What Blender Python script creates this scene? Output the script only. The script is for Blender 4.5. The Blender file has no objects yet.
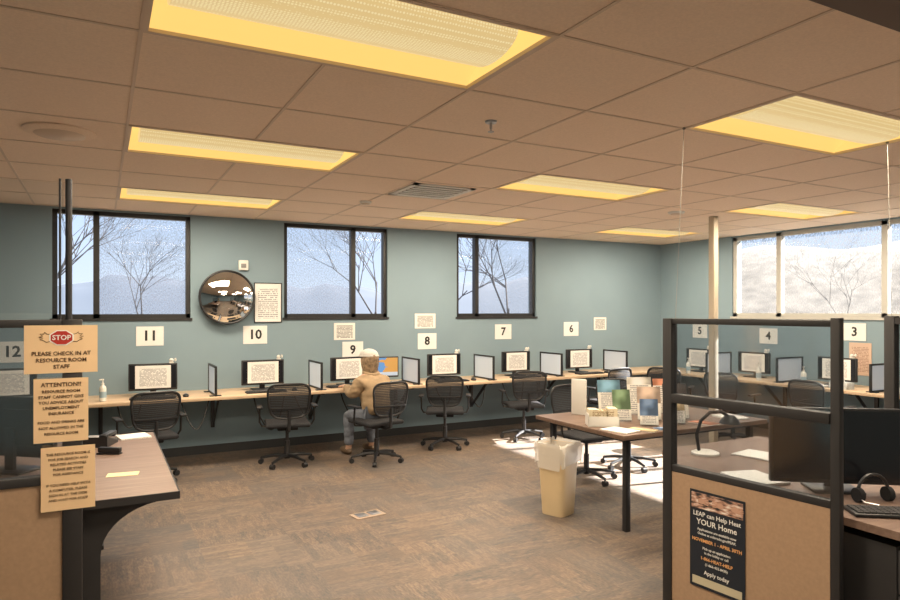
import bpy,bmesh,math,random
from mathutils import Vector,Matrix,noise
random.seed(4)
sc=bpy.context.scene
COL=sc.collection
sc.view_settings.view_transform='Standard'
EYE=1.65; CEIL=2.75; YB=8.07; XR=8.24; XL=-3.0; YF=-2.2
# ---------------------------------------------------------------- materials
def newmat(name):
    m=bpy.data.materials.new(name); m.use_nodes=True
    return m,m.node_tree,m.node_tree.nodes['Principled BSDF']
_c={}
def M(name,col,rough=.6,metal=0,emit=None,es=1,var=0,vscale=8,bump=0,bscale=200,spec=None):
    if name in _c: return _c[name]
    m,nt,b=newmat(name)
    b.inputs['Base Color'].default_value=(*col,1); b.inputs['Roughness'].default_value=rough
    b.inputs['Metallic'].default_value=metal
    if spec is not None: b.inputs['Specular IOR Level'].default_value=spec
    if emit: b.inputs['Emission Color'].default_value=(*emit,1); b.inputs['Emission Strength'].default_value=es
    tc=nt.nodes.new('ShaderNodeTexCoord')
    if var:
        n=nt.nodes.new('ShaderNodeTexNoise'); n.inputs['Scale'].default_value=vscale; n.inputs['Detail'].default_value=4
        nt.links.new(tc.outputs['Object'],n.inputs['Vector'])
        r=nt.nodes.new('ShaderNodeValToRGB'); r.color_ramp.elements[0].position=.3; r.color_ramp.elements[1].position=.7
        r.color_ramp.elements[0].color=(*[c*(1-var) for c in col],1); r.color_ramp.elements[1].color=(*[min(1,c*(1+var)) for c in col],1)
        nt.links.new(n.outputs['Fac'],r.inputs['Fac']); nt.links.new(r.outputs['Color'],b.inputs['Base Color'])
        if emit and var>.3:
            r2=nt.nodes.new('ShaderNodeValToRGB'); r2.color_ramp.elements[0].position=.3; r2.color_ramp.elements[1].position=.7
            r2.color_ramp.elements[0].color=(*[c*(1-var) for c in emit],1); r2.color_ramp.elements[1].color=(*[min(1,c*(1+var)) for c in emit],1)
            nt.links.new(n.outputs['Fac'],r2.inputs['Fac']); nt.links.new(r2.outputs['Color'],b.inputs['Emission Color'])
    if bump:
        n=nt.nodes.new('ShaderNodeTexNoise'); n.inputs['Scale'].default_value=bscale
        nt.links.new(tc.outputs['Object'],n.inputs['Vector'])
        bp=nt.nodes.new('ShaderNodeBump'); bp.inputs['Strength'].default_value=bump; bp.inputs['Distance'].default_value=.005
        nt.links.new(n.outputs['Fac'],bp.inputs['Height']); nt.links.new(bp.outputs['Normal'],b.inputs['Normal'])
    _c[name]=m; return m
def nm(nt,op,a,b=None,c=None):
    n=nt.nodes.new('ShaderNodeMath'); n.operation=op
    for i,v in enumerate((a,b,c)):
        if v is None: continue
        if isinstance(v,(int,float)): n.inputs[i].default_value=v
        else: nt.links.new(v,n.inputs[i])
    return n.outputs[0]
def mixc(nt,f,a,b):
    n=nt.nodes.new('ShaderNodeMix'); n.data_type='RGBA'
    nt.links.new(f,n.inputs[0])
    for i,v in ((6,a),(7,b)):
        if isinstance(v,tuple): n.inputs[i].default_value=(*v,1)
        else: nt.links.new(v,n.inputs[i])
    return n.outputs[2]
def mat_doc(name,paper,ink,nl=16,dens=.42,head=None,rough=.7,hz=.62):
    if name in _c: return _c[name]
    m,nt,b=newmat(name); tc=nt.nodes.new('ShaderNodeTexCoord'); s=nt.nodes.new('ShaderNodeSeparateXYZ')
    nt.links.new(tc.outputs['Generated'],s.inputs[0]); x=s.outputs[0]; z=s.outputs[2]
    zz=nm(nt,'MULTIPLY',z,nl); fr=nm(nt,'GREATER_THAN',nm(nt,'FRACT',zz),.5)
    cb=nt.nodes.new('ShaderNodeCombineXYZ'); nt.links.new(nm(nt,'MULTIPLY',x,22),cb.inputs[0]); nt.links.new(nm(nt,'MULTIPLY',nm(nt,'FLOOR',zz),3.7),cb.inputs[1])
    n=nt.nodes.new('ShaderNodeTexNoise'); n.inputs['Scale'].default_value=1; n.inputs['Detail'].default_value=1; nt.links.new(cb.outputs[0],n.inputs['Vector'])
    k=nm(nt,'GREATER_THAN',n.outputs['Fac'],dens)
    for v in (nm(nt,'GREATER_THAN',x,.12),nm(nt,'LESS_THAN',x,.88),nm(nt,'GREATER_THAN',z,.09),nm(nt,'LESS_THAN',z,.88),fr): k=nm(nt,'MULTIPLY',k,v)
    c=mixc(nt,k,paper,ink)
    if head:
        vo=nt.nodes.new('ShaderNodeTexNoise'); vo.inputs['Scale'].default_value=1.6; vo.inputs['Detail'].default_value=1; nt.links.new(tc.outputs['Generated'],vo.inputs['Vector'])
        rp=nt.nodes.new('ShaderNodeValToRGB'); e=rp.color_ramp.elements; e[0].position=.36; e[0].color=(*[v*.55 for v in head],1); e[1].position=.68; e[1].color=(*[min(.8,v*1.5+.05) for v in head],1); q=e.new(.5); q.color=(*head,1)
        nt.links.new(vo.outputs['Fac'],rp.inputs[0])
        c=mixc(nt,nm(nt,'GREATER_THAN',z,hz),c,rp.outputs[0])
    nt.links.new(c,b.inputs['Base Color']); b.inputs['Roughness'].default_value=rough
    _c[name]=m; return m
def mat_glass(name,tint=(1,1,1),gl=.06,rough=.02):
    m=bpy.data.materials.new(name); m.use_nodes=True; nt=m.node_tree; nt.nodes.clear()
    o=nt.nodes.new('ShaderNodeOutputMaterial'); t=nt.nodes.new('ShaderNodeBsdfTransparent'); g=nt.nodes.new('ShaderNodeBsdfGlossy'); x=nt.nodes.new('ShaderNodeMixShader')
    t.inputs[0].default_value=(*tint,1); g.inputs['Roughness'].default_value=rough
    x.inputs[0].default_value=gl; nt.links.new(t.outputs[0],x.inputs[1]); nt.links.new(g.outputs[0],x.inputs[2]); nt.links.new(x.outputs[0],o.inputs[0]); return m
def mat_screen(name,col,lo,hi,scale):
    m=bpy.data.materials.new(name); m.use_nodes=True; nt=m.node_tree; nt.nodes.clear()
    o=nt.nodes.new('ShaderNodeOutputMaterial'); t=nt.nodes.new('ShaderNodeBsdfTransparent'); g=nt.nodes.new('ShaderNodeBsdfDiffuse'); x=nt.nodes.new('ShaderNodeMixShader')
    tl=nt.nodes.new('ShaderNodeBsdfTranslucent'); ad=nt.nodes.new('ShaderNodeMixShader'); ad.inputs[0].default_value=.6
    g.inputs[0].default_value=(*col,1); tl.inputs[0].default_value=(*col,1)
    nt.links.new(g.outputs[0],ad.inputs[1]); nt.links.new(tl.outputs[0],ad.inputs[2])
    tc=nt.nodes.new('ShaderNodeTexCoord'); mp=nt.nodes.new('ShaderNodeMapping'); mp.inputs['Scale'].default_value=(1,1,.55)
    n=nt.nodes.new('ShaderNodeTexNoise'); n.inputs['Scale'].default_value=scale; n.inputs['Detail'].default_value=2
    nt.links.new(tc.outputs['Object'],mp.inputs[0]); nt.links.new(mp.outputs[0],n.inputs['Vector'])
    mr=nt.nodes.new('ShaderNodeMapRange'); mr.inputs[1].default_value=.35; mr.inputs[2].default_value=.65; mr.inputs[3].default_value=lo; mr.inputs[4].default_value=hi
    nt.links.new(n.outputs['Fac'],mr.inputs[0]); nt.links.new(mr.outputs[0],x.inputs[0])
    nt.links.new(t.outputs[0],x.inputs[1]); nt.links.new(ad.outputs[0],x.inputs[2]); nt.links.new(x.outputs[0],o.inputs[0]); return m
def mat_meshback():
    m=bpy.data.materials.new('black_mesh'); m.use_nodes=True; nt=m.node_tree; b=nt.nodes['Principled BSDF']; b.inputs['Base Color'].default_value=(.03,.032,.037,1); b.inputs['Roughness'].default_value=.85
    o=nt.nodes['Material Output']; t=nt.nodes.new('ShaderNodeBsdfTransparent'); x=nt.nodes.new('ShaderNodeMixShader'); tc=nt.nodes.new('ShaderNodeTexCoord')
    s=nt.nodes.new('ShaderNodeSeparateXYZ'); nt.links.new(tc.outputs['Object'],s.inputs[0])
    f=nm(nt,'GREATER_THAN',nm(nt,'FRACT',nm(nt,'MULTIPLY',s.outputs[2],55)),.42)
    nt.links.new(nm(nt,'ADD',nm(nt,'MULTIPLY',f,.28),.68),x.inputs[0]); nt.links.new(t.outputs[0],x.inputs[1]); nt.links.new(b.outputs[0],x.inputs[2]); nt.links.new(x.outputs[0],o.inputs[0]); return m
def mat_wood(name,a,b_,sc_=(2,30,30),rough=.4):
    m,nt,b=newmat(name); tc=nt.nodes.new('ShaderNodeTexCoord'); mp=nt.nodes.new('ShaderNodeMapping'); mp.inputs['Scale'].default_value=sc_
    n=nt.nodes.new('ShaderNodeTexNoise'); n.inputs['Scale'].default_value=1; n.inputs['Detail'].default_value=6; n.inputs['Distortion'].default_value=.6
    nt.links.new(tc.outputs['Object'],mp.inputs[0]); nt.links.new(mp.outputs[0],n.inputs['Vector'])
    r=nt.nodes.new('ShaderNodeValToRGB'); r.color_ramp.elements[0].position=.3; r.color_ramp.elements[1].position=.7
    r.color_ramp.elements[0].color=(*a,1); r.color_ramp.elements[1].color=(*b_,1)
    nt.links.new(n.outputs['Fac'],r.inputs[0]); nt.links.new(r.outputs[0],b.inputs['Base Color']); b.inputs['Roughness'].default_value=rough; return m
def mat_carpet():
    m,nt,b=newmat('carpet'); tc=nt.nodes.new('ShaderNodeTexCoord'); s=nt.nodes.new('ShaderNodeSeparateXYZ'); nt.links.new(tc.outputs['Object'],s.inputs[0])
    x,y=s.outputs[0],s.outputs[1]
    fx=nm(nt,'FLOOR',nm(nt,'DIVIDE',x,.61)); fy=nm(nt,'FLOOR',nm(nt,'DIVIDE',y,.61))
    cb=nt.nodes.new('ShaderNodeCombineXYZ'); nt.links.new(fx,cb.inputs[0]); nt.links.new(fy,cb.inputs[1])
    wn=nt.nodes.new('ShaderNodeTexWhiteNoise'); nt.links.new(cb.outputs[0],wn.inputs['Vector'])
    par=nm(nt,'MODULO',nm(nt,'ABSOLUTE',nm(nt,'ADD',fx,fy)),2)
    def stre(sx,sy):
        c=nt.nodes.new('ShaderNodeCombineXYZ'); nt.links.new(nm(nt,'MULTIPLY',x,sx),c.inputs[0]); nt.links.new(nm(nt,'MULTIPLY',y,sy),c.inputs[1]); nt.links.new(nm(nt,'MULTIPLY',wn.outputs['Value'],9),c.inputs[2])
        n=nt.nodes.new('ShaderNodeTexNoise'); n.inputs['Scale'].default_value=1; n.inputs['Detail'].default_value=2; nt.links.new(c.outputs[0],n.inputs['Vector']); return n.outputs['Fac']
    a=stre(28,95); c=stre(95,28)
    mx=nt.nodes.new('ShaderNodeMix'); nt.links.new(par,mx.inputs[0]); nt.links.new(a,mx.inputs[2]); nt.links.new(c,mx.inputs[3])
    def brick(w,h,off,sw=False):
        bk=nt.nodes.new('ShaderNodeTexBrick'); bk.inputs['Scale'].default_value=1; bk.inputs['Brick Width'].default_value=w; bk.inputs['Row Height'].default_value=h; bk.inputs['Mortar Size'].default_value=0
        bk.inputs['Color1'].default_value=(0,0,0,1); bk.inputs['Color2'].default_value=(1,1,1,1); bk.offset=off
        if sw:
            c2=nt.nodes.new('ShaderNodeCombineXYZ'); nt.links.new(y,c2.inputs[0]); nt.links.new(x,c2.inputs[1]); nt.links.new(c2.outputs[0],bk.inputs['Vector'])
        else: nt.links.new(tc.outputs['Object'],bk.inputs['Vector'])
        return bk.outputs['Color']
    bmx=nt.nodes.new('ShaderNodeMix'); nt.links.new(par,bmx.inputs[0]); nt.links.new(nm(nt,'MULTIPLY',brick(.152,.0305,.37),1.0),bmx.inputs[2]); nt.links.new(nm(nt,'MULTIPLY',brick(.152,.0305,.5,True),1.0),bmx.inputs[3])
    v=nm(nt,'ADD',nm(nt,'MULTIPLY',mx.outputs[0],.5),nm(nt,'MULTIPLY',wn.outputs['Value'],.08)); v=nm(nt,'ADD',v,nm(nt,'MULTIPLY',bmx.outputs[0],.13)); v=nm(nt,'ADD',v,nm(nt,'MULTIPLY',brick(.305,.152,.5),.08))
    r=nt.nodes.new('ShaderNodeValToRGB'); e=r.color_ramp.elements; e[0].position=.24; e[0].color=(.085,.080,.081,1); e[1].position=.58; e[1].color=(.27,.202,.148,1)
    k=e.new(.41); k.color=(.162,.126,.102,1)
    nt.links.new(v,r.inputs[0])
    # patchwork tints: grey and warm blocks
    g1=mixc(nt,nm(nt,'MULTIPLY',nm(nt,'GREATER_THAN',brick(.61,.305,.5,True),.62),.25),r.outputs[0],(.140,.133,.130))
    g2=mixc(nt,nm(nt,'MULTIPLY',nm(nt,'GREATER_THAN',brick(.305,.203,.33),.66),.20),g1,(.215,.145,.098))
    nt.links.new(g2,b.inputs['Base Color']); b.inputs['Roughness'].default_value=.55
    bp=nt.nodes.new('ShaderNodeBump'); bp.inputs['Strength'].default_value=.3; bp.inputs['Distance'].default_value=.006; nt.links.new(mx.outputs[0],bp.inputs['Height']); nt.links.new(bp.outputs[0],b.inputs['Normal'])
    return m
def mat_dots():
    m,nt,b=newmat('perforated_basket'); tc=nt.nodes.new('ShaderNodeTexCoord'); v=nt.nodes.new('ShaderNodeTexVoronoi'); v.inputs['Scale'].default_value=75; v.inputs['Randomness'].default_value=.15
    nt.links.new(tc.outputs['Object'],v.inputs['Vector'])
    f=nm(nt,'LESS_THAN',v.outputs['Distance'],.36)
    c=mixc(nt,f,(.86,.62,.27),(1.0,.82,.45))
    nt.links.new(c,b.inputs['Emission Color']); b.inputs['Emission Strength'].default_value=.82; b.inputs['Base Color'].default_value=(.10,.09,.07,1); return m

WALL=M('teal_wall_paint',(.225,.315,.372),.75,var=.03,vscale=2,bump=.15,bscale=250)
CEILM=M('ceiling_tile',(.89,.72,.57),.9,var=.05,vscale=90,bump=.3,bscale=300)
GRID=M('ceiling_grid',(.70,.56,.44),.6)
BLACK=M('black_plastic',(.016,.017,.02),.42)
BLACKF=M('black_fabric',(.018,.019,.023),.9,bump=.5,bscale=400)
MESHB=mat_meshback()
CHAR=M('charcoal_frame',(.024,.023,.025),.55,var=.1)
TAN=M('tan_panel_fabric',(.42,.28,.18),.95,var=.06,vscale=60,bump=.4,bscale=500)
WHITE=M('white_paper',(.80,.80,.78),.75,var=.02)
TANP=M('tan_sign_paper',(.84,.60,.36),.75,var=.03)
INK=M('black_ink',(.02,.02,.02),.7)
INKB=M('brown_ink',(.11,.06,.03),.7)
INKW=M('white_ink',(.85,.85,.82),.7)
INKO=M('orange_ink',(.85,.45,.18),.7)
RED=M('red_ink',(.45,.03,.02),.6)
METAL=M('grey_metal',(.45,.45,.46),.35,.9,var=.05)
WIRE=M('thin_steel',(.25,.24,.22),.5,.5)
DMETAL=M('dark_metal',(.06,.06,.065),.4,.6)
WHITEP=M('white_plastic',(.75,.74,.70),.45,var=.02)
COUNTER=mat_wood('pale_maple_laminate',(.55,.40,.26),(.68,.51,.35))
DESKW=mat_wood('greyish_laminate',(.165,.105,.08),(.23,.155,.12),(4,45,45),.5)
TABLEW=mat_wood('brown_table_laminate',(.13,.08,.055),(.20,.13,.095),(3,40,40))
CREAM=M('cream_paint',(.50,.43,.33),.6,var=.03)
FRAMED=M('dark_bronze_frame',(.02,.02,.022),.45)
FRAMEL=M('pale_window_frame',(.50,.50,.47),.5)
GLASS=mat_glass('window_glass',(.97,.98,1),.006)
CLEAR=mat_glass('clear_acrylic',(.95,.96,.97),.03,.1)
PGLASS=mat_glass('partition_glass',(.84,.87,.90),.18,.10)
SCRN=mat_screen('sun_screen',(.26,.28,.31),.12,.40,95)
SCRN2=mat_screen('sun_screen_pale',(.075,.072,.068),.08,.55,60)
DOCW=mat_doc('printed_paper',(.80,.80,.78),(.30,.30,.32),20)
DOCL=mat_doc('printed_notice',(.80,.79,.75),(.14,.14,.14),13,.38)
DOCP=mat_doc('printed_pink_paper',(.60,.44,.34),(.35,.22,.18),22)
# ---------------------------------------------------------------- mesh builder
class MB:
    def __init__(s): s.bm=bmesh.new()
    def box(s,x0,x1,y0,y1,z0,z1,bev=0,mat=None,seg=2):
        t=bmesh.new() ; bmesh.ops.create_cube(t,size=1)
        for v in t.verts: v.co=Vector(((x0+x1)/2+v.co.x*(x1-x0),(y0+y1)/2+v.co.y*(y1-y0),(z0+z1)/2+v.co.z*(z1-z0)))
        if bev: bmesh.ops.bevel(t,geom=list(t.edges),offset=bev,segments=seg,affect='EDGES',profile=.5)
        if mat is not None: bmesh.ops.transform(t,matrix=mat,verts=t.verts)
        me=bpy.data.meshes.new('tmp'); t.to_mesh(me); t.free(); s.bm.from_mesh(me); bpy.data.meshes.remove(me); return s
    def tube(s,pts,r,seg=8,closed=False,caps=True):
        pts=[Vector(p) for p in pts]; n=len(pts); rs=r if isinstance(r,(list,tuple)) else [r]*n
        rings=[]; up=None
        for i,p in enumerate(pts):
            a=pts[(i-1)%n] if (closed or i>0) else p; b=pts[(i+1)%n] if (closed or i<n-1) else p
            t=(b-a).normalized()
            if up is None:
                ref=Vector((0,0,1)) if abs(t.z)<.9 else Vector((1,0,0))
                up=(ref-t*ref.dot(t)).normalized()
            else:
                up=up-t*up.dot(t)
                up=up.normalized() if up.length>1e-6 else Vector((1,0,0))
            sd=t.cross(up)
            rings.append([s.bm.verts.new(p+(up*math.cos(2*math.pi*k/seg)+sd*math.sin(2*math.pi*k/seg))*rs[i]) for k in range(seg)])
        m=n if closed else n-1
        for i in range(m):
            A,B=rings[i],rings[(i+1)%n]
            for k in range(seg): s.bm.faces.new((A[k],A[(k+1)%seg],B[(k+1)%seg],B[k]))
        if caps and not closed:
            s.bm.faces.new(rings[0][::-1]); s.bm.faces.new(rings[-1])
        return s
    def cyl(s,p0,p1,r0,r1=None,seg=16): return s.tube([p0,p1],[r0,r0 if r1 is None else r1],seg)
    def prism(s,poly,axis,a,b):
        def P(u,v,w): return {'x':(w,u,v),'y':(u,w,v),'z':(u,v,w)}[axis]
        A=[s.bm.verts.new(P(u,v,a)) for u,v in poly]; B=[s.bm.verts.new(P(u,v,b)) for u,v in poly]; n=len(poly)
        s.bm.faces.new(A[::-1]); s.bm.faces.new(B)
        for i in range(n): s.bm.faces.new((A[i],A[(i+1)%n],B[(i+1)%n],B[i]))
        return s
    def lathe(s,prof,c=(0,0,0),seg=24):
        rings=[[s.bm.verts.new((c[0]+r*math.cos(2*math.pi*k/seg),c[1]+r*math.sin(2*math.pi*k/seg),c[2]+z)) for k in range(seg)] for r,z in prof]
        for A,B in zip(rings,rings[1:]):
            for k in range(seg): s.bm.faces.new((A[k],A[(k+1)%seg],B[(k+1)%seg],B[k]))
        s.bm.faces.new(rings[0][::-1]); s.bm.faces.new(rings[-1]); return s
    def quad(s,*p): s.bm.faces.new([s.bm.verts.new(q) for q in p]); return s
    def sph(s,c,r,seg=16,fn=None):
        t=bmesh.new(); bmesh.ops.create_uvsphere(t,u_segments=seg,v_segments=seg//2+2,radius=1)
        for v in t.verts:
            q=Vector((v.co.x*r[0],v.co.y*r[1],v.co.z*r[2]))
            if fn: q=fn(q)
            v.co=Vector(c)+q
        me=bpy.data.meshes.new('tmp'); t.to_mesh(me); t.free(); s.bm.from_mesh(me); bpy.data.meshes.remove(me); return s
    def mesh(s,name,mat,smooth=35,fixn=True):
        if fixn: bmesh.ops.recalc_face_normals(s.bm,faces=s.bm.faces)
        me=bpy.data.meshes.new(name); s.bm.to_mesh(me); s.bm.free()
        for p in me.polygons: p.use_smooth=True
        me.set_sharp_from_angle(angle=math.radians(smooth))
        me.materials.append(mat); return me
def K(*ents):
    out=[]
    for e in ents:
        n,mb,mat=e[:3]; pi=e[3] if len(e)>3 else None; lab=e[4] if len(e)>4 else None
        out.append((n,mb.mesh(n,mat) if isinstance(mb,MB) else mb,pi,lab))
    return out
def tag(o,label,cat,group=None):
    o['label']=label; o['category']=cat
    if group: o['group']=group
def inst(name,kit,loc,rz=0,label='',cat='',group=None,scale=1,kind=None):
    root=bpy.data.objects.new(name,None); root.empty_display_size=.1; COL.objects.link(root)
    root.location=loc; root.rotation_euler=(0,0,rz); root.scale=(scale,)*3
    if kind: root['kind']=kind
    if label: tag(root,label,cat,group)
    obs=[]
    for n,me,pi,lab in kit:
        o=bpy.data.objects.new(n,me); COL.objects.link(o); o.parent=root if pi is None else obs[pi]
        if lab: o['label']=lab
        obs.append(o)
    return root
def solo(name,mb,mat,loc=(0,0,0),rz=0,label='',cat='',group=None,kind=None,parts=()):
    me=mb.mesh(name,mat) if isinstance(mb,MB) else mb
    o=bpy.data.objects.new(name,me); COL.objects.link(o); o.location=loc; o.rotation_euler=(0,0,rz)
    if kind: o['kind']=kind
    if label: tag(o,label,cat,group)
    for p in parts:
        n,mb2,mt=p[:3]; me2=mb2.mesh(n,mt) if isinstance(mb2,MB) else mb2
        c=bpy.data.objects.new(n,me2); COL.objects.link(c); c.parent=o
        if len(p)>3: c['label']=p[3]
    return o
def text_mesh(lines,mat,bold=.0,y=-.004):
    """lines: (str,size,x,z) centred; result lies in the local XZ plane facing -Y"""
    bm=bmesh.new()
    for st,size,x,z in lines:
        cu=bpy.data.curves.new('t','FONT'); cu.body=st; cu.size=size; cu.align_x='CENTER'; cu.align_y='CENTER'; cu.offset=bold*size; cu.resolution_u=2; cu.extrude=.0003
        o=bpy.data.objects.new('t',cu); COL.objects.link(o); bpy.context.view_layer.update()
        me=bpy.data.meshes.new_from_object(o.evaluated_get(bpy.context.evaluated_depsgraph_get()))
        me.transform(Matrix.Translation((x,y,z))@Matrix.Rotation(math.pi/2,4,'X'))
        bm.from_mesh(me); bpy.data.objects.remove(o); bpy.data.curves.remove(cu); bpy.data.meshes.remove(me)
    me=bpy.data.meshes.new('lettering'); bm.to_mesh(me); bm.free(); me.materials.append(mat); return me
def sign(name,w,h,loc,rz=0,lines=None,mat=WHITE,ink=INK,bold=.0,label='',cat='sign',group=None,parts=()):
    b=MB().box(-w/2,w/2,-.002,.001,-h/2,h/2)
    ps=list(parts)
    if lines: ps.append(('lettering',text_mesh(lines,ink,bold),ink))
    return solo(name,b,mat,loc,rz,label,cat,group,parts=ps)
def R(d): return math.radians(d)
# ---------------------------------------------------------------- room shell
f=MB().quad((XL,YF,0),(XR,YF,0),(XR,YB,0),(XL,YB,0)); solo('floor',f,mat_carpet(),kind='structure')
def wall_holes(a0,a1,holes,z1=2.95):
    out=[]; p=a0
    for h0,h1,b,t in holes:
        out.append((p,h0,0,z1)); out.append((h0,h1,0,b)); out.append((h0,h1,t,z1)); p=h1
    out.append((p,a1,0,z1)); return out
WZ0,WZ1=1.57,2.73
W=[(-.45,.91),(1.98,3.34),(4.38,5.72)]
b=MB()
for a,c,z0,z1 in wall_holes(XL-.2,XR+.2,[(x0,x1,WZ0,WZ1) for x0,x1 in W]): b.box(a,c,YB,YB+.2,z0,z1)
solo('wall_back',b,WALL,kind='structure')
b=MB(); RW=(2.5,6.66)
for a,c,z0,z1 in wall_holes(YF-.2,YB,[(RW[0],RW[1],WZ0,WZ1)]): b.box(XR,XR+.2,a,c,z0,z1)
solo('wall_right',b,WALL,kind='structure')
solo('wall_left',MB().box(XL-.2,XL,YF-.2,YB,0,2.95),WALL,kind='structure')
solo('wall_front',MB().box(XL,XR,YF-.2,YF,0,2.95),WALL,kind='structure')
solo('baseboard_back',MB().box(XL,XR,YB-.012,YB,0,.1),M('dark_baseboard',(.03,.032,.035),.5),kind='structure')
solo('baseboard_right',MB().box(XR-.012,XR,YF,YB-.012,0,.1),_c['dark_baseboard'],kind='structure')
gx=[.14+.74*k for k in range(-5,12)]; gx=[XL]+[x for x in gx if XL<x<XR]+[XR]
gy=[2.12+.735*k for k in range(-6,9)]; gy=[YF]+[y for y in gy if YF<y<YB-.02]+[YB]
TX=[.14,3.10,6.06]; TY=[-.085,2.12,4.325,6.53]  # nearest row is out of view, added to light the front left signs
TR=[(x,y) for x in TX for y in TY if not (x>6 and y<4)]
def covered(x,y):
    return any(tx<x<tx+1.48 and ty<y<ty+.735 for tx,ty in TR)
b=MB(); g=MB()
for i in range(len(gx)-1):
    for j in range(len(gy)-1):
        if not covered((gx[i]+gx[i+1])/2,(gy[j]+gy[j+1])/2):
            b.quad((gx[i],gy[j],CEIL),(gx[i],gy[j+1],CEIL),(gx[i+1],gy[j+1],CEIL),(gx[i+1],gy[j],CEIL))
me=b.mesh('ceiling',CEILM,fixn=False); solo('ceiling',me,CEILM,kind='structure')
for x in gx[1:-1]:
    for j in range(len(gy)-1):
        if not covered(x,(gy[j]+gy[j+1])/2): g.box(x-.008,x+.008,gy[j],gy[j+1],CEIL-.004,CEIL+.001)
for y in gy[1:-1]:
    for i in range(len(gx)-1):
        if not covered((gx[i]+gx[i+1])/2,y): g.box(gx[i],gx[i+1],y-.008,y+.008,CEIL-.0035,CEIL+.001)
solo('trim_1',g,GRID,kind='structure')
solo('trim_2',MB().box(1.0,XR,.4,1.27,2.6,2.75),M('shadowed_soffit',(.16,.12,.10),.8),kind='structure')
# troffers
TROF=M('yellow_lit_reflector',(.10,.08,.05),.5,emit=(1.0,.62,.17),es=1.08)
sec=[(-.35,0),(-.33,.035),(-.26,.08),(-.17,.1),(.17,.1),(.26,.08),(.33,.035),(.35,0)]
def strip(sec,x0,x1):
    m=MB()
    A=[m.bm.verts.new((x0,y,z)) for y,z in sec]; B=[m.bm.verts.new((x1,y,z)) for y,z in sec]
    for i in range(len(sec)-1): m.bm.faces.new((A[i],A[i+1],B[i+1],B[i]))
    m.bm.faces.new(A[::-1]); m.bm.faces.new(B); return m
refl=strip(sec,-.72,.72)
bas=[(.19*math.cos(a),.075-.075*math.sin(a)) for a in [math.pi*k/12 for k in range(13)]]
bask=strip(bas,-.66,.66)
rim=MB().box(-.74,.74,-.3675,-.345,-.006,.012).box(-.74,.74,.345,.3675,-.006,.012).box(-.74,-.715,-.3675,.3675,-.006,.012).box(.715,.74,-.3675,.3675,-.006,.012)
rim.box(-.74,.74,-.3675,.3675,.125,.135)
kt=K(('reflector',refl,TROF),('lamp_basket',bask,mat_dots()),('trim_frame',rim,GRID))
for x,y in TR:
    inst('ceiling_light',kt,(x+.74,y+.3675,CEIL),0,'recessed fluorescent troffer glowing yellow, perforated centre basket','ceiling light','recessed ceiling lights')
    L=bpy.data.lights.new('troffer_lamp','AREA'); L.shape='RECTANGLE'; L.size=1.3; L.size_y=.6; L.energy=62; L.color=(1,.83,.62)
    o=bpy.data.objects.new('troffer_lamp',L); COL.objects.link(o); o.location=(x+.74,y+.3675,CEIL-.02)
# ---------------------------------------------------------------- windows
def bwin(n,x0,x1,mx,wide):
    z0,z1=WZ0,WZ1; y0,y1=YB+.03,YB+.11; t=.045
    fr=MB().box(x0,x1,y0,y1,z0,z0+t).box(x0,x1,y0,y1,z1-t,z1).box(x0,x0+t,y0,y1,z0,z1).box(x1-t,x1,y0,y1,z0,z1).box(mx-.03,mx+.03,y0,y1,z0,z1)
    fr.box(x0-.02,x1+.02,YB-.012,YB+.03,z0-.03,z0)
    gl=MB().quad((x0,YB+.07,z0),(x1,YB+.07,z0),(x1,YB+.07,z1),(x0,YB+.07,z1))
    a,c=(mx+.03,x1-t) if wide=='r' else (x0+t,mx-.03)
    s_=MB().quad((a,YB+.045,z0+t),(c,YB+.045,z0+t),(c,YB+.045,z1-t),(a,YB+.045,z1-t))
    inst('window_%d'%n,K(('window_frame',fr,FRAMED),('glass',gl,GLASS),('sun_screen',s_,SCRN)),(0,0,0),kind='structure')
bwin(1,W[0][0],W[0][1],-.04,'r'); bwin(2,W[1][0],W[1][1],2.88,'l'); bwin(3,W[2][0],W[2][1],4.72,'r')
fr=MB(); x0,x1=XR+.02,XR+.1; t=.05; z0,z1=WZ0,WZ1
fr.box(x0,x1,RW[0],RW[1],z0,z0+t).box(x0,x1,RW[0],RW[1],z1-t,z1)
for y in (RW[0]+.03,3.2,4.53,5.92,RW[1]-.03): fr.box(x0,x1,y-.035,y+.035,z0,z1)
fr.box(XR-.02,XR+.02,RW[0]-.02,RW[1]+.02,z0-.03,z0)
gl=MB().quad((XR+.07,RW[0],z0),(XR+.07,RW[1],z0),(XR+.07,RW[1],z1),(XR+.07,RW[0],z1))
s_=MB().quad((XR+.05,RW[0],z0),(XR+.05,RW[1],z0),(XR+.05,RW[1],z1),(XR+.05,RW[0],z1))
inst('window_4',K(('window_frame',fr,FRAMEL),('glass',gl,GLASS),('sun_screen',s_,SCRN2)),(0,0,0),kind='structure')
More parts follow.
